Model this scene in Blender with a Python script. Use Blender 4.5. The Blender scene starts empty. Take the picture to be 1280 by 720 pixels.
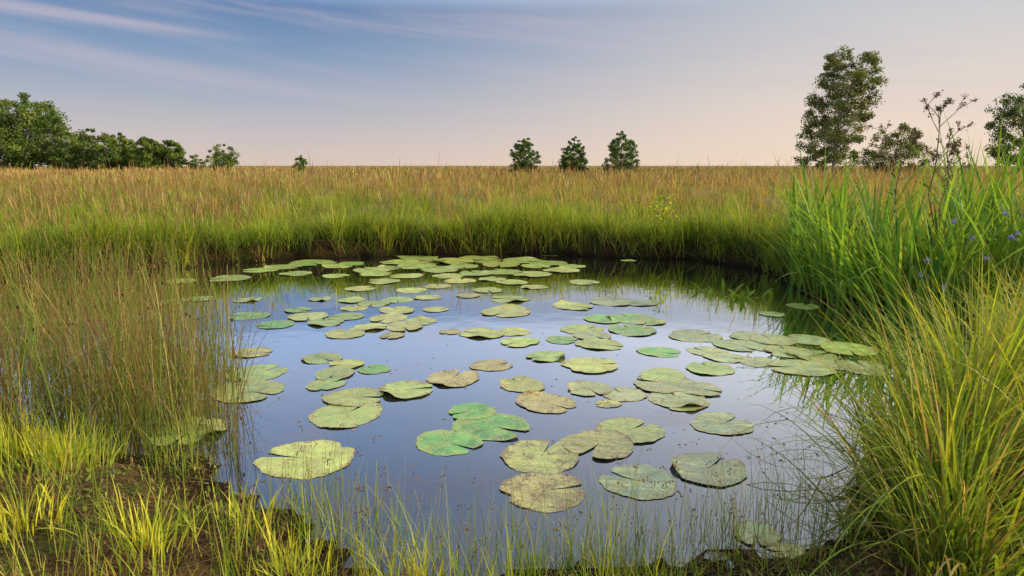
import bpy, math
import numpy as np
from mathutils import Vector
R = np.random.default_rng(7)
S = bpy.context.scene
H = 1.4; F = 853.0; P = math.atan(153/853.); SP, CP = math.sin(P), math.cos(P)

# ------------------------------------------------------------------ helpers
def build(name, parts, mat, smooth=False, mats=None):
    vs, qs, cs, ms = [], [], [], []
    o = 0
    for i, (v, q, c) in enumerate(parts):
        vs.append(v); qs.append(q + o); cs.append(c); o += len(v)
        ms.append(np.full(len(q), i if mats else 0, dtype=np.int32))
    v = np.concatenate(vs).astype(np.float32); q = np.concatenate(qs).astype(np.int32)
    c = np.concatenate(cs).astype(np.float32)
    me = bpy.data.meshes.new(name)
    me.vertices.add(len(v)); me.vertices.foreach_set('co', v.ravel())
    me.loops.add(q.size); me.loops.foreach_set('vertex_index', q.ravel())
    me.polygons.add(len(q))
    me.polygons.foreach_set('loop_start', np.arange(0, q.size, 4, dtype=np.int32))
    me.polygons.foreach_set('loop_total', np.full(len(q), 4, dtype=np.int32))
    me.update(calc_edges=True)
    me.polygons.foreach_set('use_smooth', np.full(len(q), smooth))
    a = me.color_attributes.new('Col', 'FLOAT_COLOR', 'POINT')
    rgba = np.ones((len(v), 4), dtype=np.float32); rgba[:, :c.shape[1]] = c
    a.data.foreach_set('color', rgba.ravel())
    if mats:
        for m in mats: me.materials.append(m)
        me.polygons.foreach_set('material_index', np.concatenate(ms))
    else:
        me.materials.append(mat)
    ob = bpy.data.objects.new(name, me); S.collection.objects.link(ob)
    return ob

def blades(base, L, W, az, lean, bend, segs, c0, c1, prof='blade', face=0.9, cpow=1.0):
    N = len(base)
    d = np.stack([np.cos(az), np.sin(az), np.zeros(N)], 1)
    fa = az + math.pi/2 + R.uniform(-face, face, N)
    wd = np.stack([np.cos(fa), np.sin(fa), np.zeros(N)], 1)
    V = np.zeros((N, segs+1, 2, 3)); C = np.zeros((N, segs+1, 2, 3))
    p = base.copy()
    for k in range(segs+1):
        t = k/segs
        if prof == 'blade': w = (0.55+0.45*min(1, t*3))*(1-t**2.2)+0.02
        elif prof == 'stem': w = 1-0.7*t
        elif prof == 'seed': w = 0.16 if t < 0.66 else (1.0 if t < 0.95 else 0.1)
        elif prof == 'leaf': w = math.sin(math.pi*min(1, 0.06+t*0.94))+0.03
        V[:, k, 0] = p - wd*(W*w/2)[:, None]; V[:, k, 1] = p + wd*(W*w/2)[:, None]
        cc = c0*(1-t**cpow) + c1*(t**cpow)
        C[:, k, 0] = cc; C[:, k, 1] = cc
        th = lean + bend*((k+0.5)/segs)**1.3
        p = p + (L/segs)[:, None]*(np.sin(th)[:, None]*d + np.cos(th)[:, None]*np.array([0, 0, 1.]))
    idx = np.arange(N)[:, None]*(2*(segs+1)) + np.arange(segs)[None]*2
    q = np.stack([idx, idx+1, idx+3, idx+2], -1).reshape(-1, 4)
    return V.reshape(-1, 3), q, C.reshape(-1, 3), p

def blobs(c, r, col, zs=1.0):
    N = len(c)
    k = np.array([[-1,-1,-1],[1,-1,-1],[1,1,-1],[-1,1,-1],[-1,-1,1],[1,-1,1],[1,1,1],[-1,1,1]])*0.6
    k = k*np.array([1, 1, zs])
    V = c[:, None]+k[None]*r[:, None, None]
    f = np.array([[0,3,2,1],[4,5,6,7],[0,1,5,4],[1,2,6,5],[2,3,7,6],[3,0,4,7]])
    q = (np.arange(N)[:, None, None]*8+f[None]).reshape(-1, 4)
    return V.reshape(-1, 3), q, np.repeat(col, 8, 0)

def leaves(c, s, col, asp=0.6):
    N = len(c)
    a = R.normal(size=(N, 3)); a /= np.linalg.norm(a, axis=1)[:, None]
    b = np.cross(a, R.normal(size=(N, 3))); b /= np.linalg.norm(b, axis=1)[:, None]
    V = np.stack([c+a*s[:, None], c+b*(s*asp)[:, None], c-a*s[:, None], c-b*(s*asp)[:, None]], 1)
    return V.reshape(-1, 3), np.arange(4*N).reshape(-1, 4), np.repeat(col, 4, 0)

def tube(p0, p1, r0, r1, col, n=7, segs=4, wob=0.0):
    p0 = np.array(p0, float); p1 = np.array(p1, float)
    ax = p1-p0; ln = np.linalg.norm(ax); ax = ax/ln
    u = np.cross(ax, [0.3, 0.9, 0.1]); u /= np.linalg.norm(u); w = np.cross(ax, u)
    V = []
    off = np.zeros(3)
    for k in range(segs+1):
        t = k/segs
        if 0 < k < segs: off = R.normal(size=3)*wob*ln*0.05
        else: off = np.zeros(3)
        for j in range(n):
            a = 2*math.pi*j/n
            V.append(p0+ax*ln*t+off+(u*math.cos(a)+w*math.sin(a))*(r0*(1-t)+r1*t))
    q = []
    for k in range(segs):
        for j in range(n):
            q.append([k*n+j, k*n+(j+1) % n, (k+1)*n+(j+1) % n, (k+1)*n+j])
    V = np.array(V)
    return V, np.array(q), np.repeat(np.array([col], float), len(V), 0)

def cat(parts):
    o = 0; v = []; q = []; c = []
    for p in parts:
        v.append(p[0]); q.append(p[1]+o); c.append(p[2]); o += len(p[0])
    return np.concatenate(v), np.concatenate(q), np.concatenate(c)

def wn(x, y, s, ph=0.):
    return (np.sin(x*s*1.0+y*s*0.7+ph+1.3*np.sin(y*s*0.9+ph*2)) + np.sin(x*s*-0.63+y*s*1.27+2.1+ph*1.7)
            + 0.6*np.sin(x*s*2.3+ph+y*s*1.9+1.1*np.sin(x*s*1.7)) + 0.5*np.sin(y*s*3.1-x*s*1.6+ph*3))/3.1

def pick(pal, n, w=None):
    pal = np.array(pal, float)
    i = R.choice(len(pal), n, p=w)
    return pal[i]*R.uniform(0.7, 1.25, (n, 1))*R.uniform(0.92, 1.08, (n, 3))

# ------------------------------------------------------------------ pond outline
ctrl = np.array([(-7.5,7.6),(-5.6,8.6),(-4.75,9.2),(-3.9,9.8),(-2.5,10.45),(-1.2,10.6),(0,10.75),(1.3,10.5),(2.65,10.1),(3.25,9.3),(3.35,8.3),
 (3.2,7.4),(3.4,6.6),(3.95,5.9),(3.6,5.1),(3.0,4.5),(2.2,3.75),(1.6,3.05),(1.28,2.6),(1.02,2.32),(.75,2.22),(.3,2.18),(-.12,2.2),(-.47,2.3),
 (-.77,2.5),(-1.2,2.88),(-1.72,3.12),(-2.4,3.4),(-3.1,3.75),(-4.5,4.1),(-7,4.6),(-8.5,6)], float)
def catmull(c, n=8):
    o = []
    m = len(c)
    for i in range(m):
        a, b, d, e = c[i-1], c[i], c[(i+1) % m], c[(i+2) % m]
        for k in range(n):
            t = k/n
            o.append(.5*((2*b)+(-a+d)*t+(2*a-5*b+4*d-e)*t*t+(-a+3*b-3*d+e)*t**3))
    return np.array(o)
poly = catmull(ctrl)
poly += R.normal(size=poly.shape)*0.025
poly[:, 1] += .07*np.sin(poly[:, 0]*3.1)+.05*np.sin(poly[:, 0]*7.3+1)
def sdist(x, y):
    x = np.asarray(x, float).ravel(); y = np.asarray(y, float).ravel()
    out = np.full(len(x), 1e9)
    near = (np.abs(x) < 14) & (y > -3) & (y < 18)
    px, py = x[near], y[near]; dm = np.full(len(px), 1e9); isn = np.zeros(len(px), bool)
    for i in range(len(poly)):
        a = poly[i-1]; b = poly[i]; ab = b-a
        t = np.clip(((px-a[0])*ab[0]+(py-a[1])*ab[1])/(ab@ab+1e-12), 0, 1)
        dm = np.minimum(dm, np.hypot(px-a[0]-t*ab[0], py-a[1]-t*ab[1]))
        c = ((a[1] > py) != (b[1] > py))
        xi = a[0]+(py-a[1])*ab[0]/(ab[1]+1e-12)
        isn ^= c & (px < xi)
    out[near] = np.where(isn, -dm, dm)+.05*wn(px, py, 5.5, 2.)+.035*wn(px, py, 14., 5.); out[~near] = 5.0
    return out
def ground(x, y, d=None):
    x = np.asarray(x, float).ravel(); y = np.asarray(y, float).ravel()
    if d is None: d = sdist(x, y)
    far = np.clip((y-5.0)/3.0, 0, 1)
    hb = 0.12*(1-far)+0.27*far; w = 0.7*(1-far)+0.20*far
    t = np.clip(d/w, 0, 1); t = t*t*(3-2*t)
    z = np.where(d < 0, np.maximum(-0.6, d*1.3), hb*t + 0.02*np.clip(d, 0, 4))
    z += np.where(d > 0, np.clip(d, 0, .3)/.3, 0)*(0.03*wn(x, y, 3.0)+0.02*wn(x, y, 9.0, 1.)*(np.hypot(x, y) < 20))
    z += 0.10*np.clip((y-14)/15, 0, 1)+0.05*np.clip((y-25)/20, 0, 1)*wn(x, y, .07, 3)
    return z

# ------------------------------------------------------------------ materials
def nt(mat):
    mat.use_nodes = True; t = mat.node_tree; t.nodes.clear(); return t
def veg(name, trans=0.4, rough=0.55, spec=0.25, tint=(1.25, 1.12, 0.55)):
    m = bpy.data.materials.new(name); t = nt(m); n = t.nodes; l = t.links
    out = n.new('ShaderNodeOutputMaterial'); at = n.new('ShaderNodeAttribute'); at.attribute_name = 'Col'
    b = n.new('ShaderNodeBsdfPrincipled'); b.inputs['Roughness'].default_value = rough; b.inputs['Specular IOR Level'].default_value = spec
    l.new(at.outputs['Color'], b.inputs['Base Color'])
    if trans <= 0:
        l.new(b.outputs[0], out.inputs[0]); return m
    tr = n.new('ShaderNodeBsdfTranslucent')
    m2 = n.new('ShaderNodeVectorMath'); m2.operation = 'MULTIPLY'; l.new(at.outputs['Color'], m2.inputs[0]); m2.inputs[1].default_value = tint
    l.new(m2.outputs[0], tr.inputs['Color'])
    mx = n.new('ShaderNodeMixShader'); mx.inputs[0].default_value = trans
    l.new(b.outputs[0], mx.inputs[1]); l.new(tr.outputs[0], mx.inputs[2]); l.new(mx.outputs[0], out.inputs[0])
    return m
M_grass = veg('grass_blade', .45)
M_leaf = veg('tree_leaf', .35)
M_bark = veg('bark', 0.0, .9, .1)
M_dry = veg('dry_stem', .15, .8, .1)

def ground_mat():
    m = bpy.data.materials.new('peat_and_moss'); t = nt(m); n = t.nodes; l = t.links
    out = n.new('ShaderNodeOutputMaterial'); b = n.new('ShaderNodeBsdfPrincipled'); b.inputs['Roughness'].default_value = .95
    b.inputs['Specular IOR Level'].default_value = .1
    g = n.new('ShaderNodeNewGeometry'); sx = n.new('ShaderNodeSeparateXYZ'); l.new(g.outputs['Position'], sx.inputs[0])
    def noise(s, d=6, r=.6):
        x = n.new('ShaderNodeTexNoise'); x.inputs['Scale'].default_value = s; x.inputs['Detail'].default_value = d; x.inputs['Roughness'].default_value = r
        l.new(g.outputs['Position'], x.inputs['Vector']); return x
    n1 = noise(3.5); r1 = n.new('ShaderNodeValToRGB'); e = r1.color_ramp.elements
    e[0].position = .3; e[0].color = (.028, .018, .010, 1); e[1].position = .72; e[1].color = (.10, .12, .03, 1)
    x = e.new(.48); x.color = (.085, .05, .026, 1); x = e.new(.58); x.color = (.06, .065, .018, 1)
    l.new(n1.outputs['Fac'], r1.inputs[0])
    n3 = noise(45, 4, .7); r3 = n.new('ShaderNodeValToRGB'); r3.color_ramp.elements[0].position = .35; r3.color_ramp.elements[1].position = .68
    r3.color_ramp.elements[0].color = (.45, .4, .35, 1); r3.color_ramp.elements[1].color = (1.7, 1.6, 1.3, 1); l.new(n3.outputs['Fac'], r3.inputs[0])
    mm = n.new('ShaderNodeVectorMath'); mm.operation = 'MULTIPLY'; l.new(r1.outputs[0], mm.inputs[0]); l.new(r3.outputs[0], mm.inputs[1])
    wet = n.new('ShaderNodeMapRange'); l.new(sx.outputs['Z'], wet.inputs[0]); wet.inputs[1].default_value = .005; wet.inputs[2].default_value = .09; wet.inputs[3].default_value = .3; wet.inputs[4].default_value = 1
    ws = n.new('ShaderNodeVectorMath'); ws.operation = 'SCALE'; l.new(mm.outputs[0], ws.inputs[0]); l.new(wet.outputs[0], ws.inputs['Scale'])
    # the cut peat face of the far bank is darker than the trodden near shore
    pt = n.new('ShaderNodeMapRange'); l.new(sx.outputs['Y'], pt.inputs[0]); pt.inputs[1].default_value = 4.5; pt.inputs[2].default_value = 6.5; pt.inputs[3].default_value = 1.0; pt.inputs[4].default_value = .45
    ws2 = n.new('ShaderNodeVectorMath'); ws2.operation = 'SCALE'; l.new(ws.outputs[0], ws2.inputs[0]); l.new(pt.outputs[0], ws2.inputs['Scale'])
    n2 = noise(.35, 5); r2 = n.new('ShaderNodeValToRGB'); e = r2.color_ramp.elements
    e[0].position = .35; e[0].color = (.14, .17, .04, 1); e[1].position = .65; e[1].color = (.26, .20, .09, 1); l.new(n2.outputs['Fac'], r2.inputs[0])
    mr = n.new('ShaderNodeMapRange'); l.new(sx.outputs['Y'], mr.inputs[0]); mr.inputs[1].default_value = 11.6; mr.inputs[2].default_value = 22
    mx = n.new('ShaderNodeMix'); mx.data_type = 'RGBA'; l.new(mr.outputs[0], mx.inputs['Factor']); l.new(ws2.outputs[0], mx.inputs[6]); l.new(r2.outputs[0], mx.inputs[7])
    l.new(mx.outputs[2], b.inputs['Base Color'])
    bp = n.new('ShaderNodeBump'); bp.inputs['Strength'].default_value = .8; bp.inputs['Distance'].default_value = .03
    l.new(n3.outputs['Fac'], bp.inputs['Height']); l.new(bp.outputs[0], b.inputs['Normal']); l.new(b.outputs[0], out.inputs[0])
    return m

def water_mat():
    m = bpy.data.materials.new('pond_water'); t = nt(m); n = t.nodes; l = t.links
    out = n.new('ShaderNodeOutputMaterial'); d = n.new('ShaderNodeBsdfDiffuse'); d.inputs[0].default_value = (.005, .012, .022, 1)
    gl = n.new('ShaderNodeBsdfGlossy'); gl.inputs['Roughness'].default_value = .006; gl.inputs[0].default_value = (.97, .99, 1, 1)
    lw = n.new('ShaderNodeLayerWeight'); lw.inputs[0].default_value = .5
    fr = n.new('ShaderNodeValToRGB'); e = fr.color_ramp.elements
    e[0].position = 0; e[0].color = (.06,)*3+(1,); e[1].position = 1; e[1].color = (1, 1, 1, 1)
    for p_, v_ in ((.42, .22), (.55, .32), (.66, .54), (.76, .86), (.86, .95)):
        x = e.new(p_); x.color = (v_, v_, v_, 1)
    l.new(lw.outputs['Facing'], fr.inputs[0])
    mx = n.new('ShaderNodeMixShader'); l.new(fr.outputs[0], mx.inputs[0]); l.new(d.outputs[0], mx.inputs[1]); l.new(gl.outputs[0], mx.inputs[2])
    g = n.new('ShaderNodeNewGeometry'); no = n.new('ShaderNodeTexNoise'); no.inputs['Scale'].default_value = 2.6; no.inputs['Detail'].default_value = 3
    l.new(g.outputs['Position'], no.inputs['Vector'])
    bp = n.new('ShaderNodeBump'); bp.inputs['Strength'].default_value = .10; bp.inputs['Distance'].default_value = .02
    l.new(no.outputs['Fac'], bp.inputs['Height']); l.new(bp.outputs[0], gl.inputs['Normal'])
    l.new(mx.outputs[0], out.inputs[0]); return m

def pad_mat():
    m = bpy.data.materials.new('lily_pad'); t = nt(m); n = t.nodes; l = t.links
    out = n.new('ShaderNodeOutputMaterial'); b = n.new('ShaderNodeBsdfPrincipled'); b.inputs['Roughness'].default_value = .27
    b.inputs['Specular IOR Level'].default_value = .9
    at = n.new('ShaderNodeAttribute'); at.attribute_name = 'Col'
    uv = n.new('ShaderNodeUVMap'); uv.uv_map = 'polar'; sx = n.new('ShaderNodeSeparateXYZ'); l.new(uv.outputs[0], sx.inputs[0])
    g = n.new('ShaderNodeNewGeometry')
    def noise(s, d, r=.6):
        x = n.new('ShaderNodeTexNoise'); x.inputs['Scale'].default_value = s; x.inputs['Detail'].default_value = d; x.inputs['Roughness'].default_value = r
        l.new(g.outputs['Position'], x.inputs['Vector']); return x
    def math_(op, a, b_=None, c=None):
        x = n.new('ShaderNodeMath'); x.operation = op
        for i, v in enumerate([a, b_, c]):
            if v is None: continue
            if isinstance(v, (int, float)): x.inputs[i].default_value = v
            else: l.new(v, x.inputs[i])
        return x.outputs[0]
    n0 = noise(14, 2)
    s = math_('ADD', math_('MULTIPLY', sx.outputs[0], 2*math.pi*15), math_('MULTIPLY', n0.outputs['Fac'], 2.5)); c = math_('COSINE', s); v = math_('POWER', math_('MAXIMUM', c, 0.0), 18)
    vfac = math_('MULTIPLY', v, .34)
    mx0 = n.new('ShaderNodeMix'); mx0.data_type = 'RGBA'; l.new(vfac, mx0.inputs['Factor']); l.new(at.outputs['Color'], mx0.inputs[6]); mx0.inputs[7].default_value = (.62, .68, .30, 1)
    n1 = noise(9, 4); mr = n.new('ShaderNodeMapRange'); l.new(n1.outputs['Fac'], mr.inputs[0]); mr.inputs[1].default_value = .35; mr.inputs[2].default_value = .65; mr.inputs[3].default_value = .68; mr.inputs[4].default_value = 1.25
    sc = n.new('ShaderNodeVectorMath'); sc.operation = 'SCALE'; l.new(mx0.outputs[2], sc.inputs[0]); l.new(mr.outputs[0], sc.inputs['Scale'])
    n2 = noise(48, 6, .72); edge = math_('MULTIPLY', math_('POWER', sx.outputs[1], 9.0), .09)
    n5 = noise(10, 3)
    a = math_('ADD', math_('ADD', math_('MULTIPLY', n2.outputs['Fac'], .58), math_('MULTIPLY', n5.outputs['Fac'], .42)), edge); a = math_('ADD', a, math_('MULTIPLY', at.outputs['Alpha'], .12))
    # yellowing halo, then brown rot
    ry = n.new('ShaderNodeMapRange'); l.new(a, ry.inputs[0]); ry.inputs[1].default_value = .50; ry.inputs[2].default_value = .60; ry.inputs[4].default_value = .55
    my = n.new('ShaderNodeMix'); my.data_type = 'RGBA'; l.new(ry.outputs[0], my.inputs['Factor']); l.new(sc.outputs[0], my.inputs[6]); my.inputs[7].default_value = (.55, .50, .13, 1)
    r = n.new('ShaderNodeMapRange'); l.new(a, r.inputs[0]); r.inputs[1].default_value = .585; r.inputs[2].default_value = .66; r.inputs[3].default_value = 0; r.inputs[4].default_value = .8
    mx = n.new('ShaderNodeMix'); mx.data_type = 'RGBA'; l.new(r.outputs[0], mx.inputs['Factor']); l.new(my.outputs[2], mx.inputs[6]); mx.inputs[7].default_value = (.19, .12, .045, 1)
    l.new(mx.outputs[2], b.inputs['Base Color'])
    bp = n.new('ShaderNodeBump'); bp.inputs['Strength'].default_value = .8; bp.inputs['Distance'].default_value = .008
    hh = math_('ADD', math_('MULTIPLY', n1.outputs['Fac'], .8), math_('MULTIPLY', v, -.25))
    l.new(hh, bp.inputs['Height']); l.new(bp.outputs[0], b.inputs['Normal']); l.new(b.outputs[0], out.inputs[0])
    return m

# ------------------------------------------------------------------ ground + water
def axis(lo, hi, a, b, st):
    mid = list(np.arange(a, b, st)); up = [b]; s = st
    while up[-1] < hi: s *= 1.22; up.append(up[-1]+s)
    dn = [a]; s = st
    while dn[-1] > lo: s *= 1.22; dn.append(dn[-1]-s)
    return np.array(sorted(set(dn+mid+up)))
xs = axis(-2500, 2500, -9, 7, .06); ys = axis(-60, 3000, 1.0, 12, .06)
X, Y = np.meshgrid(xs, ys); z = ground(X, Y)
V = np.stack([X.ravel(), Y.ravel(), z], 1); nx = len(xs); ny = len(ys)
i = (np.arange(ny-1)[:, None]*nx+np.arange(nx-1)[None]).ravel()
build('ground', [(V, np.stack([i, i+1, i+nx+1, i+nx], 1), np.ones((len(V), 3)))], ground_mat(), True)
wp = np.array([(-9.6, 1.9, 0), (4.3, 1.9, 0), (4.3, 11.1, 0), (-9.6, 11.1, 0)], float)
build('pond_water', [(wp, np.array([[0, 1, 2, 3]]), np.ones((4, 3)))], water_mat())

# ------------------------------------------------------------------ lily pads
def on_water(px, py):
    u = (px-640)/F; t = (py-360)/F; D = SP+t*CP
    return u*H/D, H*(CP-t*SP)/D, H/D
Yc=(.42,.50,.12); Gc=(.15,.40,.08); Lc=(.31,.46,.12); Dc=(.30,.39,.20); Bc=(.44,.42,.16)
pads = [(383,573,122,Yc,.3),(237,540,98,Yc,.3),(433,518,97,Yc,.4),(443,497,76,Yc,.4),(310,489,88,Lc,.2),(508,488,70,Yc,.5),(567,473,74,Bc,.6),
(402,448,52,Lc,.1),(433,456,45,Yc,.3),(468,462,42,Gc,.1),(418,468,56,Lc,.3),(407,481,50,Lc,.1),(322,466,76,Lc,.3),(315,441,50,Bc,.6),(614,457,54,Bc,.6),
(683,446,52,Lc,.2),(652,481,66,Yc,.4),(738,457,72,Yc,.4),(682,504,80,Bc,.7),(560,553,88,Gc,0),(590,515,60,Gc,0),(615,533,100,Gc,.2),(748,556,92,Bc,.6),
(677,570,108,Yc,.7),(680,613,108,Bc,.8),(786,539,88,Lc,.4),(798,602,96,Dc,.3),(885,586,100,Dc,.4),(902,530,80,Dc,.3),(828,470,64,Lc,.1),(887,461,60,Lc,.1),
(824,440,56,Gc,.1),(749,431,62,Lc,.3),(702,425,40,Gc,.2),(650,428,52,Yc,.3),(603,417,58,Yc,.4),(641,415,45,Yc,.3),(633,390,65,Yc,.3),(637,374,50,Yc,.3),
(717,383,52,Yc,.3),(730,353,40,Yc,.3),(765,377,60,Dc,.3),(800,379,44,Dc,.3),(788,398,60,Gc,.1),(755,399,50,Gc,.1),(728,412,58,Lc,.2),(790,413,62,Gc,.2),
(868,420,66,Dc,.2),(885,440,56,Dc,.3),(920,432,60,Dc,.3),(935,420,50,Dc,.3),(965,425,60,Dc,.3),(1010,425,56,Dc,.2),(1060,437,66,Lc,.2),(1015,445,60,Lc,.1),
(945,452,50,Dc,.2),(1000,460,80,Dc,.3),(1080,460,70,Dc,.3),(1165,463,40,Gc,.1),(965,393,32,Lc,.2),(1003,383,42,Lc,.2),(735,486,60,Dc,.5),(780,493,56,Dc,.5),
(830,480,80,Dc,.4),(848,499,76,Dc,.4),(873,487,60,Dc,.4),(432,417,56,Yc,.3),(312,395,50,Gc,.1),(372,388,34,Gc,.1),(344,406,48,Gc,.1),(385,396,50,Yc,.3),
(407,403,52,Lc,.3),(443,385,40,Yc,.4),(467,380,44,Lc,.2),(497,375,40,Lc,.1),(497,388,48,Yc,.4),(485,398,50,Yc,.3),(505,409,52,Yc,.3),(525,402,42,Yc,.3),
(465,409,46,Yc,.3),(490,420,34,Bc,.8),(563,415,28,Bc,.7),(440,376,34,Yc,.3),(400,374,30,Lc,.2),(515,363,40,Yc,.3),(433,396,44,Lc,.3),(310,375,38,Lc,.2),
(390,329,60,Lc,.1),(420,333,44,Lc,.2),(465,338,50,Lc,.2),(500,328,50,Yc,.1),(520,322,60,Lc,.2),(565,327,60,Yc,.3),(600,322,50,Lc,.1),(627,331,50,Yc,.3),
(652,326,50,Lc,.1),(687,329,50,Lc,.1),(702,338,48,Yc,.2),(665,343,50,Yc,.3),(595,342,46,Lc,.3),(550,337,56,Lc,.2),(520,333,50,Lc,.2),(508,345,44,Yc,.2),
(288,348,50,Lc,.1),(352,334,50,Lc,.1),(325,338,44,Lc,.1),(785,326,20,Yc,.1),(640,353,42,Yc,.3),(575,351,40,Yc,.3),(610,363,40,Yc,.3),(547,358,36,Yc,.3),
(480,352,40,Yc,.2),(450,361,38,Yc,.3),(215,378,40,Yc,.3),(193,462,56,Yc,.3),(188,436,50,Lc,.3),(30,404,60,Lc,.3),(90,400,50,Lc,.3),(225,352,44,Lc,.1),
(160,422,44,Yc,.3),(70,440,60,Yc,.3),(945,668,60,Dc,.8),(985,690,50,Bc,.8),(125,470,60,Yc,.4),(690,318,36,Gc,0),(470,343,40,Lc,.2),(580,333,40,Lc,.2),
(615,349,36,Lc,.2),(535,372,36,Yc,.5),(668,359,36,Yc,.3),(585,370,30,Bc,.5),(545,387,34,Yc,.4),(960,433,66,Dc,.3),(905,447,50,Dc,.3),(1035,455,60,Dc,.3),
(985,440,60,Dc,.2),(420,345,34,Lc,.2),(250,374,34,Lc,.2),(855,505,60,Dc,.6),(760,505,34,Bc,.7),(540,328,40,Yc,.2),(612,327,40,Lc,.2),(670,333,40,Lc,.2),
(488,335,36,Lc,.1),(560,345,40,Yc,.3),(630,340,44,Lc,.2),(715,333,36,Lc,.1),(440,330,36,Gc,.1),(370,342,40,Lc,.2),(740,420,50,Dc,.4),(810,402,44,Lc,.2)]
na = 44; rings = [0.02, .3, .55, .78, .93, 1.0]
pv, pq, pc, puv = [], [], [], []
for k, (px, py, w, col, dec) in enumerate(pads):
    x, y, s = on_water(px, py); r = w*s/F/2*1.0
    notch = R.uniform(0, 2*math.pi); half = R.uniform(.07, .2); asp = R.uniform(.82, 1.0)
    ph = R.uniform(0, 6.3, 5); amp = R.uniform(.0006, .0045)*(r/.2); z0 = .0025+(k*7 % 12)*.0005
    tilt = R.normal(size=2)*.004
    curl = R.uniform(.012, .035)*(r/.2) if R.uniform() < .3 else 0.; ca = R.uniform(.15, .85); cw = R.uniform(.04, .10)
    bite = R.uniform(0, 1) < .35; ba = R.uniform(.2, .8); bw = R.uniform(.015, .04)
    col = np.array(col)*R.uniform(.75, 1.18)*R.uniform(.9, 1.1, 3)
    o = len(pv)
    for ri in rings:
        for j in range(na+1):
            a = j/na; hh = half*(.15+.85*ri)
            ang = hh+(2*math.pi-2*hh)*a
            rr = ri*(1+.035*math.sin(3*ang+ph[0])+.022*math.sin(7*ang+ph[1])+.015*math.sin(13*ang+ph[3])+.012*math.sin(19*ang+ph[4]))
            ed = min(a, 1-a); rr *= 1-.10*max(0, 1-ed/.05)**2
            if bite: rr *= 1-.16*math.exp(-((a-ba)/bw)**2)*ri
            cu = math.exp(-((a-ca)/cw)**2)*max(0, (ri-.6)/.4)**1.5 if curl else 0.
            rr *= 1-.10*cu
            lx = rr*math.cos(ang); ly = rr*math.sin(ang)*asp
            X_ = r*(lx*math.cos(notch)-ly*math.sin(notch)); Y_ = r*(lx*math.sin(notch)+ly*math.cos(notch))
            Z = z0+amp*ri**3*(math.sin(2*ang+ph[2])+.6*math.sin(5*ang+ph[0]))+tilt[0]*X_+tilt[1]*Y_+curl*cu
            pv.append((x+X_, y+Y_, max(Z, .0015))); pc.append((*col, dec)); puv.append((a, ri))
    for a_ in range(len(rings)-1):
        for j in range(na):
            b_ = o+a_*(na+1)+j; pq.append([b_, b_+1, b_+na+2, b_+na+1][::-1])
pv = np.array(pv); pq = np.array(pq); pc = np.array(pc); puv = np.array(puv, dtype=np.float32)
lob = build('water_lily_pads', [(pv, pq, pc)], pad_mat(), True)
uvl = lob.data.uv_layers.new(name='polar'); uvl.data.foreach_set('uv', puv[pq.ravel()].ravel().astype(np.float32))

# ------------------------------------------------------------------ grasses
bright=(.50,.52,.05); lime=(.31,.42,.045); mid=(.17,.28,.035); deep=(.06,.13,.022); straw=(.60,.43,.17); tan=(.43,.27,.12); red=(.32,.155,.085); olive=(.21,.22,.06)

def tussock_field(cx, cy, per, rad, L, W, lean, bend, segs, pal, wts, tippal=None, tipw=None, prof='blade', base_mul=1.0, blend=.6):
    M = len(cx)
    tc = pick(pal, M, wts)
    idx = np.repeat(np.arange(M), per); N = len(idx)
    a = R.uniform(0, 2*math.pi, N); rr = np.abs(R.normal(size=N))*rad
    x = cx[idx]+np.cos(a)*rr; y = cy[idx]+np.sin(a)*rr
    d = sdist(x, y); k = d > .0; idx = idx[k]; a = a[k]; rr = rr[k]; x = x[k]; y = y[k]; d = d[k]; N = len(x)
    zz = ground(x, y, d)-.02
    Ls = L[idx]*R.uniform(.55, 1.1, N); Ws = W[idx]*R.uniform(.6, 1.3, N)
    az = a+R.normal(size=N)*.7
    col = tc[idx]*blend+pick(pal, N, wts)*(1-blend)
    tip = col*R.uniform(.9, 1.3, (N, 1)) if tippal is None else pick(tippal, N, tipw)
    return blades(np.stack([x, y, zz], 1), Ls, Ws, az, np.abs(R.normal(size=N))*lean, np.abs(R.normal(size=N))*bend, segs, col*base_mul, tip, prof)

def sample_field(n, y0, y1, power=1.0, wide=.88, pad=2.2):
    u = R.uniform(size=n*3)
    y = y0*(y1/y0)**u
    x = R.uniform(-1, 1, n*3)*(wide*y+pad)
    d = sdist(x, y); k = d > .03
    return x[k][:n], y[k][:n], d[k][:n]

parts = []
fb = []
for rep in range(3):
    seg = poly[(poly[:, 1] > 6.0)]
    nrm = seg-np.array([-1.0, 5.5]); nrm /= np.linalg.norm(nrm, axis=1)[:, None]
    jj = R.integers(0, len(seg), 420)
    p = seg[jj]+R.normal(size=(420, 2))*.16+nrm[jj]*R.uniform(.12, .8, (420, 1)); fb.append(p)
fb = np.concatenate(fb)
fb = fb[sdist(fb[:, 0], fb[:, 1]) > .10]
M = len(fb)
hv = 1+.45*wn(fb[:, 0], fb[:, 1], 2.0, 5)
parts.append(tussock_field(fb[:, 0], fb[:, 1], 30, .09, R.uniform(.34, .6, M)*hv, np.full(M, .0095), .34, 1.1, 4, [lime, mid, bright, deep], [.4, .26, .22, .12], base_mul=.7)[:3])  # blade bases darkened: shade low in the tufts painted into the colour
e = fb[sdist(fb[:, 0], fb[:, 1]) < .4]; e = np.repeat(e, 9, 0)+R.normal(size=(len(e)*9, 2))*.06
de = sdist(e[:, 0], e[:, 1]); e = e[de > .04]; ze = ground(e[:, 0], e[:, 1])
az = np.arctan2(5.5-e[:, 1], -1.0-e[:, 0])+R.normal(size=len(e))*.5; N = len(e)
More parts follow.
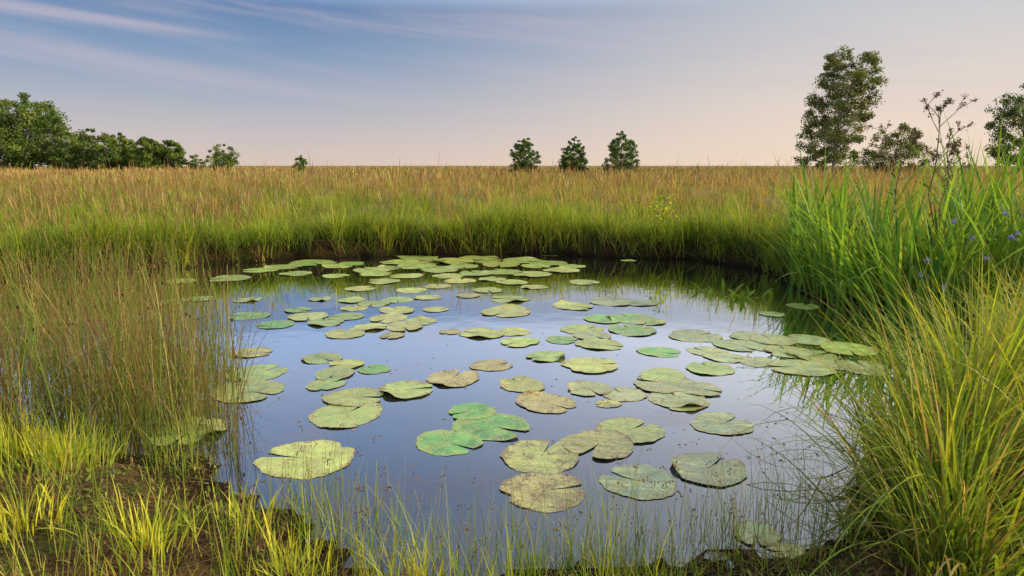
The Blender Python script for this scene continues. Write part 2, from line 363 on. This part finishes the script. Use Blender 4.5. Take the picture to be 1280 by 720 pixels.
parts.append(blades(np.stack([e[:, 0], e[:, 1], ze], 1), R.uniform(.12, .42, N), R.uniform(.004, .01, N), az, R.uniform(.3, 1.2, N), R.uniform(.8, 1.8, N), 4, pick([(.08, .052, .03), olive, mid, (.05, .04, .025)], N), pick([(.14, .10, .05), olive, deep, mid], N))[:3])
build('bank_grass', parts, M_grass)

parts = []
x, y, d = sample_field(3150, 5.2, 34); k = ~((x > 2.5) & (x < 7.5) & (y < 8.6)); x, y = x[k], y[k]; M = len(x)
g = wn(x, y, .45)+.6*wn(x, y, 1.4, 2)
far = np.clip((y-12.5)/13, 0, 1)
drysel = R.uniform(size=M) < np.clip(.08+.6*far+.34*g, .02, .9)
Wd = .006+.0005*y
for sel, pal, wts, Lm in [(~drysel, [lime, mid, bright, olive, deep], [.34, .2, .26, .12, .08], (.24, .5)), (drysel, [olive, tan, straw, red, lime], [.27, .22, .22, .12, .17], (.32, .6))]:
    n_ = sel.sum(); lh = 1+.34*wn(x[sel], y[sel], .9, 7)
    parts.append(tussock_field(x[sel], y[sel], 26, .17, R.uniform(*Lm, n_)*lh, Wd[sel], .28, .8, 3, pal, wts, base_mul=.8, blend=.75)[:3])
x, y, d = sample_field(4600, 5.5, 34); k = ~((x > 2.5) & (x < 7.5) & (y < 8.6)); x, y = x[k], y[k]
keep = R.uniform(size=len(x)) < np.clip(.06+.4*wn(x, y, .5, 3)+.7*np.clip((y-13.5)/10, 0, 1)+.5*(x < -4)*(y < 14), .02, 1); x, y = x[keep], y[keep]; M = len(x)
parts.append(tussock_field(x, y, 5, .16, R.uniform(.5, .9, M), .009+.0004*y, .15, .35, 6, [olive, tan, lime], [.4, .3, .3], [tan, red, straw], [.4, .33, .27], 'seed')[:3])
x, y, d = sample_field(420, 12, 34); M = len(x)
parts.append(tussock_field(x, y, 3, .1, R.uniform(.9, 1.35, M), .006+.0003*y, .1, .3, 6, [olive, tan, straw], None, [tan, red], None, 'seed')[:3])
build('meadow_grass', parts, M_grass)

parts = []
x, y, d = sample_field(4600, 30, 230); M = len(x); g = wn(x, y, .12, 1)
Wd = .004+.0012*y
dry = R.uniform(size=M) < .6+.4*g
lh = 1+.24*wn(x, y, .35, 9)
for sel, pal, wts in [(~dry, [lime, mid, olive], [.45, .2, .35]), (dry, [olive, tan, straw, red], [.22, .35, .23, .2])]:
    n_ = sel.sum()
    parts.append(tussock_field(x[sel], y[sel], 12, .5, R.uniform(.42, .74, n_)*lh[sel], Wd[sel], .22, .45, 2, pal, wts, blend=.75)[:3])
x, y, d = sample_field(4700, 30, 200); M = len(x); lh = 1+.32*wn(x, y, .3, 4)
parts.append(tussock_field(x, y, 4, .4, R.uniform(.6, .98, M)*lh, .007+.0006*y, .12, .3, 6, [olive, tan], None, [tan, red, straw], [.42, .36, .22], 'seed')[:3])
build('distant_meadow_grass', parts, M_dry)

# ------------------------------------------------------------------ rushes
parts = []
cx = R.uniform(-5.2, -1.3, 400); cy = R.uniform(3.1, 7.4, 400)
k = (cx < -1.60-.55*(cy-3.7)+R.normal(size=400)*.12) & (wn(cx, cy, 2.2, 1) > -.45); cx, cy = cx[k], cy[k]
cx = np.concatenate([cx, R.uniform(-2.7, -1.7, 46)]); cy = np.concatenate([cy, R.uniform(3.4, 4.5, 46)])
M = len(cx); idx = np.repeat(np.arange(M), 20); N = len(idx)
x = cx[idx]+R.normal(size=N)*.065; y = cy[idx]+R.normal(size=N)*.065
b = np.stack([x, y, np.maximum(ground(x, y), -.15)], 1)
c0 = pick([mid, olive, (.13, .075, .04), deep], N, [.28, .17, .27, .28]); c1 = pick([(.28, .15, .08), straw, olive, red, mid, lime], N, [.24, .1, .16, .17, .2, .13])
ln = np.abs(R.normal(size=N))*.2; bd = np.abs(R.normal(size=N))*.35; wild = R.uniform(size=N) < .16; bd[wild] += R.uniform(.6, 1.8, wild.sum()); ln[wild] += .25
parts.append(blades(b, R.uniform(.32, .98, N), R.uniform(.0036, .0075, N), R.uniform(0, 6.3, N), ln, bd, 5, c0, c1, 'stem')[:3])
hsel = R.choice(N, 500)
tp = parts[0][0].reshape(N, 6, 2, 3)[hsel, 5, 0]
parts.append(blobs(tp, R.uniform(.004, .008, 500), pick([red, tan, (.12, .07, .04)], 500), 2.0))
build('rushes', parts, M_grass)

# ------------------------------------------------------------------ near bank turf
parts = []
def near_pts(n, x0, x1, y0, y1, dmin=.02, dmax=9):
    x = R.uniform(x0, x1, n); y = R.uniform(y0, y1, n); d = sdist(x, y); k = (d > dmin) & (d < dmax); return x[k], y[k], d[k]
def bare_f(x, y):
    return np.exp(-(((x+1.3)/.5)**2+((y-2.62)/.22)**2)) + np.exp(-(((x+1.75)/.45)**2+((y-2.55)/.2)**2)) + .7*np.exp(-(((x+.6)/.3)**2+((y-2.2)/.1)**2))
x, y, d = near_pts(1900, -4.5, 1.6, 1.55, 4.4, .03)
g = wn(x, y, 2.6, 4)+.5*wn(x, y, 7, 1)
keep = R.uniform(size=len(x)) < np.clip(.5+.75*g-1.3*bare_f(x, y), .05, 1); x, y = x[keep], y[keep]; M = len(x)
parts.append(tussock_field(x, y, 24, .05, R.uniform(.04, .17, M), np.full(M, .0042), .4, .8, 4, [lime, mid, bright, olive, tan, deep], [.28, .24, .2, .08, .1, .1])[:3])
x, y, d = near_pts(6000, -4.5, 1.6, 1.7, 4.6, .0, .12); k = R.uniform(size=len(x)) < np.clip(.30+.35*wn(x, y, 4., 8)-.25*bare_f(x, y), .03, 1); x, y, d = x[k], y[k], d[k]; M = len(x)
parts.append(tussock_field(x, y, 9, .035, R.uniform(.07, .24, M), np.full(M, .0042), .5, 1.0, 4, [lime, mid, bright, olive, deep], [.3, .3, .2, .1, .1])[:3])
x, y, d = near_pts(760, -4.5, .6, 1.7, 4.2, .02); k = R.uniform(size=len(x)) > .7*bare_f(x, y); x, y = x[k], y[k]; M = len(x)
parts.append(tussock_field(x, y, 6, .05, R.uniform(.18, .46, M), np.full(M, .0038), .2, .5, 5, [lime, bright, mid, straw], [.36, .27, .27, .1])[:3])
x, y, d = near_pts(14000, -4.5, 1.6, 1.55, 4.2, .01); N = len(x)
parts.append(blades(np.stack([x, y, ground(x, y, d)+.008], 1), R.uniform(.03, .14, N), R.uniform(.002, .005, N), R.uniform(0, 6.3, N), R.uniform(1.1, 1.6, N), R.uniform(-.3, .3, N), 2, pick([(.22, .14, .07), (.14, .085, .045), red, olive], N), pick([tan, (.25, .16, .08), red], N))[:3])
x, y, d = near_pts(16000, -4.5, 1.6, 1.55, 4.2, .02); g = wn(x, y, 3.5, 6); k = g > -.1; x, y, d = x[k], y[k], d[k]; N = len(x)
parts.append(blades(np.stack([x, y, ground(x, y, d)], 1), R.uniform(.010, .038, N), R.uniform(.006, .014, N), R.uniform(0, 6.3, N), R.uniform(.2, 1.1, N), R.uniform(.2, .8, N), 3, pick([mid, lime, olive, (.2, .09, .05)], N, [.35, .25, .25, .15]), pick([mid, lime, olive, red], N), 'leaf')[:3])
build('bank_turf', parts, M_grass)

parts = []
for (tx, ty, n_, l_) in [(-2.05, 2.95, 180, .26), (-1.95, 2.8, 100, .22), (-2.35, 3.05, 120, .27), (-.98, 2.32, 60, .2), (-1.25, 2.15, 90, .22), (-.75, 2.1, 60, .2), (-1.7, 2.2, 80, .2), (-.3, 2.08, 50, .2)]:
    parts.append(tussock_field(np.array([tx]), np.array([ty]), n_, .1, np.array([l_]), np.array([.007]), .3, .6, 5, [(.68, .62, .06), lime, mid], [.5, .38, .12], blend=.3)[:3])
build('grass_tuft', parts, M_grass)

bx, by, d = near_pts(14000, -1.0, 1.3, 1.9, 2.85, -.22, .14); k = R.choice(len(bx), min(900, len(bx)), replace=False); bx, by = bx[k], by[k]; N = len(bx)
res = blades(np.stack([bx, by, np.maximum(ground(bx, by), -.05)], 1), R.uniform(.10, .38, N), R.uniform(.002, .0038, N), R.uniform(0, 6.3, N), np.abs(R.normal(size=N))*.2, np.abs(R.normal(size=N))*.3, 5, pick([mid, lime, olive, deep], N), pick([mid, lime, bright, tan], N), 'stem')
h = np.repeat(res[3][:130], 4, 0)+R.normal(size=(520, 3))*.009
build('jointed_rush', [res[:3], blobs(h, R.uniform(.002, .0035, 520), pick([red, tan, (.2, .12, .06)], 520), 1.4)], M_grass)

# ------------------------------------------------------------------ sedge tussocks, near right
for (tx, ty, n_, l_, rd, ls_) in [(1.60, 2.35, 420, .80, .13, 1.3), (1.92, 2.72, 430, .88, .16, 1.15), (2.25, 3.15, 360, .84, .16, 1.15), (1.42, 2.0, 260, .62, .12, 1.1), (2.15, 2.3, 320, .8, .15, 1.),
                             (2.8, 3.6, 300, .76, .2, 1.1), (3.4, 4.2, 300, .72, .2, 1.2), (2.8, 2.9, 280, .9, .2, 1.), (4.1, 4.8, 300, .72, .25, 1.2), (3.7, 3.6, 240, .95, .25, 1.1), (1.75, 3.0, 160, .6, .1, 1.4)]:
    N = n_; a = R.uniform(0, 6.3, N); rr = np.abs(R.normal(size=N))*rd; x = tx+np.cos(a)*rr; y = ty+np.sin(a)*rr
    d = sdist(x, y); zz = np.maximum(ground(x, y, d), -.05)
    out = rr/rd
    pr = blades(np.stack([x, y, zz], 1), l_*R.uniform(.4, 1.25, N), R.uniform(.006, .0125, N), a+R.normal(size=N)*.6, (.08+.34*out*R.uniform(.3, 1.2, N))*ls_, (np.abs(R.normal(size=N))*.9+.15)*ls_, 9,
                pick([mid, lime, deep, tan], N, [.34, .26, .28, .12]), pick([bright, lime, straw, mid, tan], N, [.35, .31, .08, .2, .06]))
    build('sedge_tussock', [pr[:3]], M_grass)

# ------------------------------------------------------------------ iris bed, right bank
parts = []
cx = R.uniform(3.3, 7.6, 85); cy = R.uniform(5.8, 8.8, 85); k = (cx > 3.3) & ((cx-3.3) > (6.6-cy)*.5); cx, cy = cx[k], cy[k]
cx = np.concatenate([cx, [3.35, 3.45, 3.55, 3.7, 3.4, 3.9, 4.1, 4.3, 3.5, 4.6, 4.9, 3.8, 3.35]]); cy = np.concatenate([cy, [7.3, 7.0, 6.7, 6.5, 7.5, 6.3, 6.1, 6.3, 6.9, 6.0, 6.0, 6.0, 6.9]])
ig = [(.15, .33, .045), (.21, .40, .05), (.32, .48, .055), (.08, .19, .03)]
for tx, ty in zip(cx, cy):
    N = 11; fa = R.uniform(0, math.pi); sp = R.uniform(-1, 1, N)
    az = np.where(sp > 0, fa, fa+math.pi)+R.normal(size=N)*.25
    x = tx+np.cos(fa)*sp*.08+R.normal(size=N)*.03; y = ty+np.sin(fa)*sp*.08+R.normal(size=N)*.03
    hl = R.uniform(1.1, 1.5)*(1+.14*np.clip((tx-3.5)/2., 0, 1))
    parts.append(blades(np.stack([x, y, ground(x, y)-.02], 1), hl*R.uniform(.55, 1.1, N), R.uniform(.026, .046, N), az, np.abs(sp)*.36+.03, np.abs(R.normal(size=N))*.6, 9,
                 pick(ig, N), pick(ig+[lime], N), face=.7)[:3])
N = 100; x = R.uniform(3.2, 3.65, N); y = R.uniform(5.9, 8.0, N); az = math.pi+R.normal(size=N)*.7
parts.append(blades(np.stack([x, y, np.maximum(ground(x, y), -.05)], 1), R.uniform(.7, 1.5, N), R.uniform(.024, .042, N), az, R.uniform(.1, .6, N), R.uniform(.3, 1.6, N), 10, pick(ig, N), pick(ig, N), face=.5)[:3])
build('yellow_flag_iris', parts, M_grass)

parts = []
x, y, d = near_pts(1500, 2.6, 8, 3.2, 9.5, .05); M = len(x)
parts.append(tussock_field(x, y, 12, .08, R.uniform(.16, .42, M), np.full(M, .008), .3, .8, 4, [lime, mid, olive, bright, tan], [.3, .25, .15, .2, .1])[:3])
x, y, d = near_pts(5200, 2.8, 7, 4.3, 7, .05); N = len(x)
parts.append(blades(np.stack([x, y, ground(x, y, d)+R.uniform(.02, .38, N)], 1), R.uniform(.04, .09, N), R.uniform(.02, .035, N), R.uniform(0, 6.3, N), R.uniform(.3, 1.3, N), R.uniform(.2, .9, N), 4, pick([mid, lime, deep], N), pick([mid, lime, bright], N), 'leaf')[:3])
build('bank_herbs', parts, M_grass)
fx = R.uniform(3.2, 3.9, 10); fy = R.uniform(5.0, 5.5, 10)
st = blades(np.stack([fx, fy, ground(fx, fy)], 1), R.uniform(.72, 1.05, 10), np.full(10, .005), R.uniform(0, 6, 10), np.full(10, .1), np.full(10, .15), 5, pick([mid], 10), pick([mid], 10), 'stem')
hc = np.repeat(st[3], 20, 0)+R.normal(size=(200, 3))*.010
build('scabious_flowers', [st[:3], leaves(hc, np.full(200, .010), pick([(.20, .20, .58)], 200), .7)], M_grass)

def thistle(x, y, h, n=9):
    z0 = float(ground(x, y)[0]); ps = []; top = np.array([x+R.normal()*.05, y, z0+h]); c = (.16, .14, .07)
    ps.append(tube((x, y, z0), top, .008, .004, c, 6, 6, .25)); heads = [top]
    for i_ in range(n):
        t = R.uniform(.62, .97); a = math.pi*(i_ % 2)+R.normal()*.8; ln = R.uniform(.12, .28)
        p0 = np.array([x, y, z0])*(1-t)+top*t; p1 = p0+np.array([math.cos(a)*ln*.7, math.sin(a)*ln*.7, ln*.85]); ps.append(tube(p0, p1, .004, .0025, c, 5, 3, .3)); heads.append(p1)
        for _ in range(2):
            p2 = p1+np.array([R.normal()*.05, R.normal()*.05, R.uniform(-.02, .07)]); ps.append(tube(p0*.25+p1*.75, p2, .0025, .002, c, 5, 2)); heads.append(p2)
    hd = np.array(heads)
    ps.append(leaves(np.repeat(hd, 30, 0)+R.normal(size=(len(hd)*30, 3))*.014, R.uniform(.008, .016, len(hd)*30), pick([(.11, .07, .045), (.17, .11, .07)], len(hd)*30), .4))
    for i_ in range(14):
        t = R.uniform(.1, .75); p0 = np.array([[x, y, z0+h*t]]);
        ps.append(blades(p0, np.array([R.uniform(.12, .26)]), np.array([.035]), R.uniform(0, 6.3, 1), np.array([.8]), np.array([.9]), 5, pick([mid], 1), pick([olive], 1), 'leaf')[:3])
    build('marsh_thistle', [cat(ps)], M_dry)
thistle(4.2, 6.9, 1.7); thistle(4.42, 7.1, 1.5, 7); thistle(4.0, 7.2, 1.4, 5)

x0, y0 = 2.35, 10.75; z0 = float(ground(x0, y0)[0]); ps = [tube((x0, y0, z0), (x0+.03, y0, z0+.62), .008, .004, (.1, .08, .04), 6, 4, .2)]
N = 150; t = R.uniform(.2, 1.05, N); c = np.stack([x0+R.normal(size=N)*.1, y0+R.normal(size=N)*.1, z0+.62*t], 1)
ps.append(leaves(c, R.uniform(.02, .045, N), pick([bright, lime], N), .55)); build('willow_sapling', ps and [cat(ps)], M_grass)
N = 26; x = 2.5+R.normal(size=N)*.16; y = 7.3+R.normal(size=N)*.14
build('bogbean_plant', [blades(np.stack([x, y, np.full(N, -.02)], 1), R.uniform(.08, .2, N), R.uniform(.03, .055, N), R.uniform(0, 6.3, N), R.uniform(.2, 1.1, N), R.uniform(.2, .9, N), 6, pick([mid], N), pick([lime, mid], N), 'leaf')[:3]], M_grass)
ps = []
for (rx, ry, rh) in [(-9.2, 13.2, 1.0), (-4.3, 12.2, .75), (-9.6, 13.6, .85), (.3, 14.5, .8), (.1, 14.0, .7), (-4.0, 12.6, .65), (-7.5, 12, .7), (3.6, 15, .7), (-1.6, 12.6, .6)]:
    z0 = float(ground(rx, ry)[0]); ps.append(tube((rx, ry, z0), (rx+R.normal()*.05, ry, z0+rh), .005, .003, (.15, .18, .05), 5, 3))
    n_ = 11; ps.append(blades(np.stack([np.full(n_, rx), np.full(n_, ry), z0+np.linspace(.15, .98, n_)*rh], 1), R.uniform(.18, .34, n_), np.full(n_, .022), R.uniform(0, 6.3, n_), R.uniform(.3, .7, n_), R.uniform(.3, .9, n_), 5, pick([lime], n_), pick([lime, bright], n_))[:3])
build('reed_stalks', [cat(ps)], M_grass)
x = R.uniform(-3.5, 2.8, 420); y = 2.3*(9.5/2.3)**R.uniform(size=420); k = sdist(x, y) < -.05; x, y = x[k], y[k]; N = len(x)
a = R.uniform(0, 6.3, N); s_ = R.uniform(.004, .018, N); u_ = np.stack([np.cos(a), np.sin(a), 0*a], 1)*s_[:, None]; v_ = np.stack([-np.sin(a), np.cos(a), 0*a], 1)*(s_*.45)[:, None]
c_ = np.stack([x, y, np.full(N, .0012)], 1)
build('floating_leaf_litter', [(np.stack([c_+u_, c_+v_, c_-u_, c_-v_], 1).reshape(-1, 3), np.arange(4*N).reshape(-1, 4), np.repeat(pick([tan, olive, (.12, .08, .04)], N), 4, 0))], M_dry)

# ------------------------------------------------------------------ trees
def tree(name, px, depth, h, prof, ncl, per, ls, pal, tr=.15, cr=.3, bark=(.16, .13, .10), seed=0):
    x0 = (px-640)/F*depth*.985; y0 = depth; z0 = float(ground(x0, y0)[0])
    T = np.array([p[0] for p in prof]); CX = np.array([p[1] for p in prof]); RR = np.array([p[2] for p in prof])
    wood = [tube((x0, y0, z0-.1), (x0+CX[-1]*.6, y0, z0+h*.85), tr, tr*.25, bark, 8, 6, .25)]
    t = R.uniform(T[0], T[-1], ncl*4); r = np.interp(t, T, RR); kk = R.uniform(size=len(t)) < (r/RR.max())**1.3; t = t[kk][:ncl]; r = r[kk][:ncl]; n_ = len(t)
    a = R.uniform(0, 6.3, n_); q = np.sqrt(R.uniform(.05, 1, n_))
    c = np.stack([x0+np.interp(t, T, CX)+np.cos(a)*r*q*.88, y0+np.sin(a)*r*q*.88, z0+t*h], 1)
    sz = cr*RR.max()*R.uniform(.55, 1.25, n_)*(.45+.55*r/RR.max())
    for i_ in range(0, n_, 2):
        tt = max(.12, t[i_]*.72-.05); p0 = np.array([x0+CX[-1]*.6*tt/.85, y0, z0+h*tt])
        wood.append(tube(p0, c[i_], tr*.32*(1.1-t[i_]), tr*.06, bark, 5, 3, .5))
    idx = np.repeat(np.arange(n_), per); N = len(idx)
    g = R.normal(size=(N, 3)); g /= np.linalg.norm(g, axis=1)[:, None]; g *= (R.uniform(size=N)**.45)[:, None]*R.uniform(.8, 1.3, (N, 1))
    pts = c[idx]+g*sz[idx][:, None]*np.array([1, 1, .75])
    col = pick(pal, n_)[idx]*R.uniform(.7, 1.3, (N, 1))
    k = pts[:, 2] > z0+.05
    build(name, [cat(wood), leaves(pts[k], R.uniform(.6, 1.3, k.sum())*ls, col[k], .65)], None, mats=[M_bark, M_leaf])
tg = [(.13, .20, .045), (.17, .24, .05), (.08, .13, .035), (.21, .27, .055)]
tb = [(.15, .18, .05), (.20, .22, .06), (.10, .13, .04)]
tree('birch_tree', 1042, 70, 12.1, [(.03, -.9, 3.0), (.3, -.5, 3.5), (.5, .1, 3.7), (.7, .5, 3.7), (.88, .6, 3.4), (1.0, .6, 2.1)], 300, 95, .10, tb, .2, .17, (.45, .43, .40))
tree('alder_bush', 1117, 62, 4.5, [(.1, 0, 2.6), (.5, 0, 2.8), (.8, .1, 2.0), (1, .2, .8)], 100, 90, .08, tb, .1, .2)
tree('oak_tree', 1275, 64, 8.2, [(.15, 0, 2.8), (.45, .3, 3.6), (.75, .2, 3.3), (1, .2, 1.4)], 190, 100, .09, tg, .2, .18)
for px, hh, wv in [(655, 3.6, 1.65), (717, 3.45, 1.5), (776, 3.95, 1.85)]:
    tree('young_alder_tree', px, 62, hh, [(.02, 0, wv*.95), (.35, 0, wv), (.65, 0, wv*.8), (.88, 0, wv*.4), (1, 0, wv*.1)], 210, 80, .055, [(.11, .19, .045), (.15, .23, .05), (.07, .13, .035)], .07, .15)
tree('deciduous_tree', 40, 105, 11.2, [(.08, 0, 5.6), (.35, 0, 7.4), (.6, -.5, 6.8), (.82, -.8, 5.4), (1, -.8, 2.8)], 260, 120, .16, tg, .3, .16)
tree('deciduous_tree', -60, 105, 10.5, [(.08, 0, 6), (.4, 0, 7), (.8, 0, 5), (1, 0, 2)], 130, 80, .2, tg, .3, .2)
for px, hh, wv in [(8, 7.4, 4.0), (88, 5.6, 3.2), (112, 6.6, 3.2), (134, 5.6, 2.9), (152, 5.8, 2.6), (170, 4.8, 2.6), (187, 5.2, 2.2), (200, 4.0, 2.2), (214, 4.9, 2.3)]:
    tree('deciduous_tree', px, R.uniform(100, 112), hh, [(.05, 0, wv*.85), (.4, 0, wv*1.05), (.75, 0, wv*.8), (1, 0, wv*.35)], 80, 95, .14, tg, .15, .22)
tree('round_willow_bush', 280, 90, 3.6, [(.05, 0, 1.9), (.45, 0, 2.3), (.8, 0, 1.8), (1, 0, .7)], 90, 100, .08, tg, .1, .2)
tree('willow_bush', 245, 105, 2.7, [(.05, 0, 1.4), (.5, 0, 1.6), (1, 0, .5)], 35, 80, .1, tg, .1, .25)
tree('willow_bush', 375, 95, 2.4, [(.05, 0, 1.1), (.5, 0, 1.2), (1, 0, .5)], 40, 80, .08, tg, .08, .25)

# ------------------------------------------------------------------ light & sky
az = math.radians(94); el = math.radians(25)
sd = Vector((math.sin(az)*math.cos(el), math.cos(az)*math.cos(el), math.sin(el)))
L_ = bpy.data.lights.new('sun', 'SUN'); L_.energy = 5.0; L_.angle = math.radians(.6); L_.color = (1, .83, .53)
so = bpy.data.objects.new('sun', L_); so.rotation_euler = sd.to_track_quat('Z', 'Y').to_euler(); S.collection.objects.link(so)

w = bpy.data.worlds.new('World'); S.world = w; w.use_nodes = True; t = w.node_tree; n = t.nodes; l = t.links; n.clear()
out = n.new('ShaderNodeOutputWorld'); bg1 = n.new('ShaderNodeBackground'); bg2 = n.new('ShaderNodeBackground')
sk = n.new('ShaderNodeTexSky'); sk.sky_type = 'NISHITA'; sk.sun_disc = False; sk.sun_elevation = el; sk.sun_rotation = az
l.new(sk.outputs[0], bg1.inputs[0]); bg1.inputs[1].default_value = .07
tc = n.new('ShaderNodeTexCoord'); sx = n.new('ShaderNodeSeparateXYZ'); l.new(tc.outputs['Generated'], sx.inputs[0])
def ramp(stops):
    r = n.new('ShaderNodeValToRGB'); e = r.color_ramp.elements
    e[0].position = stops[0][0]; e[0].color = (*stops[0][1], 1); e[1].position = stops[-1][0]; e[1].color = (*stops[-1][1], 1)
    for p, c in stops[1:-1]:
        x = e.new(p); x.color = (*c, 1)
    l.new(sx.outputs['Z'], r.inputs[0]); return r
rl = ramp([(0, (.76, .61, .52)), (.035, (.64, .56, .56)), (.09, (.42, .46, .56)), (.15, (.23, .34, .53)), (.205, (.13, .24, .46)), (.235, (.42, .56, .86)), (.30, (.44, .59, .92)), (.44, (.30, .44, .76)), (.55, (.32, .46, .76)), (.7, (.7, .8, 1.0)), (1, (.95, 1.0, 1.0))])  # bright band above frame added for pond reflection; pale zenith added as ambient fill
rr_ = ramp([(0, (.96, .76, .60)), (.08, (.86, .72, .63)), (.16, (.70, .66, .65)), (.215, (.60, .62, .66)), (.25, (1.0, 1.0, 1.05)), (.42, (1.0, 1.0, 1.05)), (.6, (.9, .95, 1.0)), (1, (.95, 1.0, 1.0))])  # right side: white band above frame added to brighten the pond's reflection
def M_(op, a, b_=None):
    x = n.new('ShaderNodeMath'); x.operation = op
    for i_, v in enumerate([a, b_]):
        if v is None: continue
        if isinstance(v, (int, float)): x.inputs[i_].default_value = v
        else: l.new(v, x.inputs[i_])
    return x.outputs[0]
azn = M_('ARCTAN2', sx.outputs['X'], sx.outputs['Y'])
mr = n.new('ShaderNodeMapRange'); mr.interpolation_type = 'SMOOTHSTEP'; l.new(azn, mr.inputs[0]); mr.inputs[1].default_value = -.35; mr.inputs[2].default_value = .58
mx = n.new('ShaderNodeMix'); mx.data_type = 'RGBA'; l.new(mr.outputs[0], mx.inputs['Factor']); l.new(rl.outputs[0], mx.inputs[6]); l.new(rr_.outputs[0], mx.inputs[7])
eln = M_('ARCSINE', sx.outputs['Z'])
along = M_('ADD', M_('MULTIPLY', azn, .985), M_('MULTIPLY', eln, -.12)); across = M_('ADD', M_('MULTIPLY', azn, .12), M_('MULTIPLY', eln, .985))
cv = n.new('ShaderNodeCombineXYZ'); l.new(M_('MULTIPLY', along, 1.7), cv.inputs[0]); l.new(M_('MULTIPLY', across, 24.0), cv.inputs[1]); cv.inputs[2].default_value = 5.1
cn = n.new('ShaderNodeTexNoise'); cn.inputs['Scale'].default_value = 1.0; cn.inputs['Detail'].default_value = 7; cn.inputs['Roughness'].default_value = .55; cn.inputs['Distortion'].default_value = .5
l.new(cv.outputs[0], cn.inputs['Vector'])
cr = n.new('ShaderNodeMapRange'); cr.interpolation_type = 'SMOOTHSTEP'; l.new(cn.outputs['Fac'], cr.inputs[0]); cr.inputs[1].default_value = .44; cr.inputs[2].default_value = .76; cr.inputs[4].default_value = .5
up = n.new('ShaderNodeMapRange'); l.new(sx.outputs['Z'], up.inputs[0]); up.inputs[1].default_value = .03; up.inputs[2].default_value = .13
off = M_('SUBTRACT', M_('ADD', eln, M_('MULTIPLY', azn, .065)), .1375)
off = M_('ADD', off, M_('MULTIPLY', M_('SUBTRACT', cn.outputs['Fac'], .5), .012))
gs = M_('EXPONENT', M_('MULTIPLY', M_('POWER', M_('DIVIDE', M_('ABSOLUTE', off), .0065), 2.0), -1.0))
fd = n.new('ShaderNodeMapRange'); fd.interpolation_type = 'SMOOTHSTEP'; l.new(azn, fd.inputs[0]); fd.inputs[1].default_value = -.30; fd.inputs[2].default_value = -.5
stv = M_('MULTIPLY', M_('MULTIPLY', gs, fd.outputs[0]), .6)
cf = M_('MINIMUM', M_('ADD', M_('MULTIPLY', cr.outputs[0], up.outputs[0]), stv), .85)
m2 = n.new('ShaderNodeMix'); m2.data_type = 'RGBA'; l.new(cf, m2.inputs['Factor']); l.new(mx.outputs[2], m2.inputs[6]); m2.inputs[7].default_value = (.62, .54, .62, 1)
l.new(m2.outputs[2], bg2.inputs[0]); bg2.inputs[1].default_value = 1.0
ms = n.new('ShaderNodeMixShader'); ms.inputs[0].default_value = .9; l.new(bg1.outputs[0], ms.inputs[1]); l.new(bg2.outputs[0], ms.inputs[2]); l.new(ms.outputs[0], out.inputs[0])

# ------------------------------------------------------------------ camera
cam = bpy.data.cameras.new('camera'); cam.sensor_width = 36; cam.lens = 24; cam.clip_end = 6000; cam.clip_start = .05
co = bpy.data.objects.new('camera', cam); co.location = (0, 0, H); co.rotation_euler = (math.pi/2-P, 0, 0); S.collection.objects.link(co); S.camera = co
S.view_settings.view_transform = 'Standard'; S.view_settings.look = 'None'; S.view_settings.exposure = 0
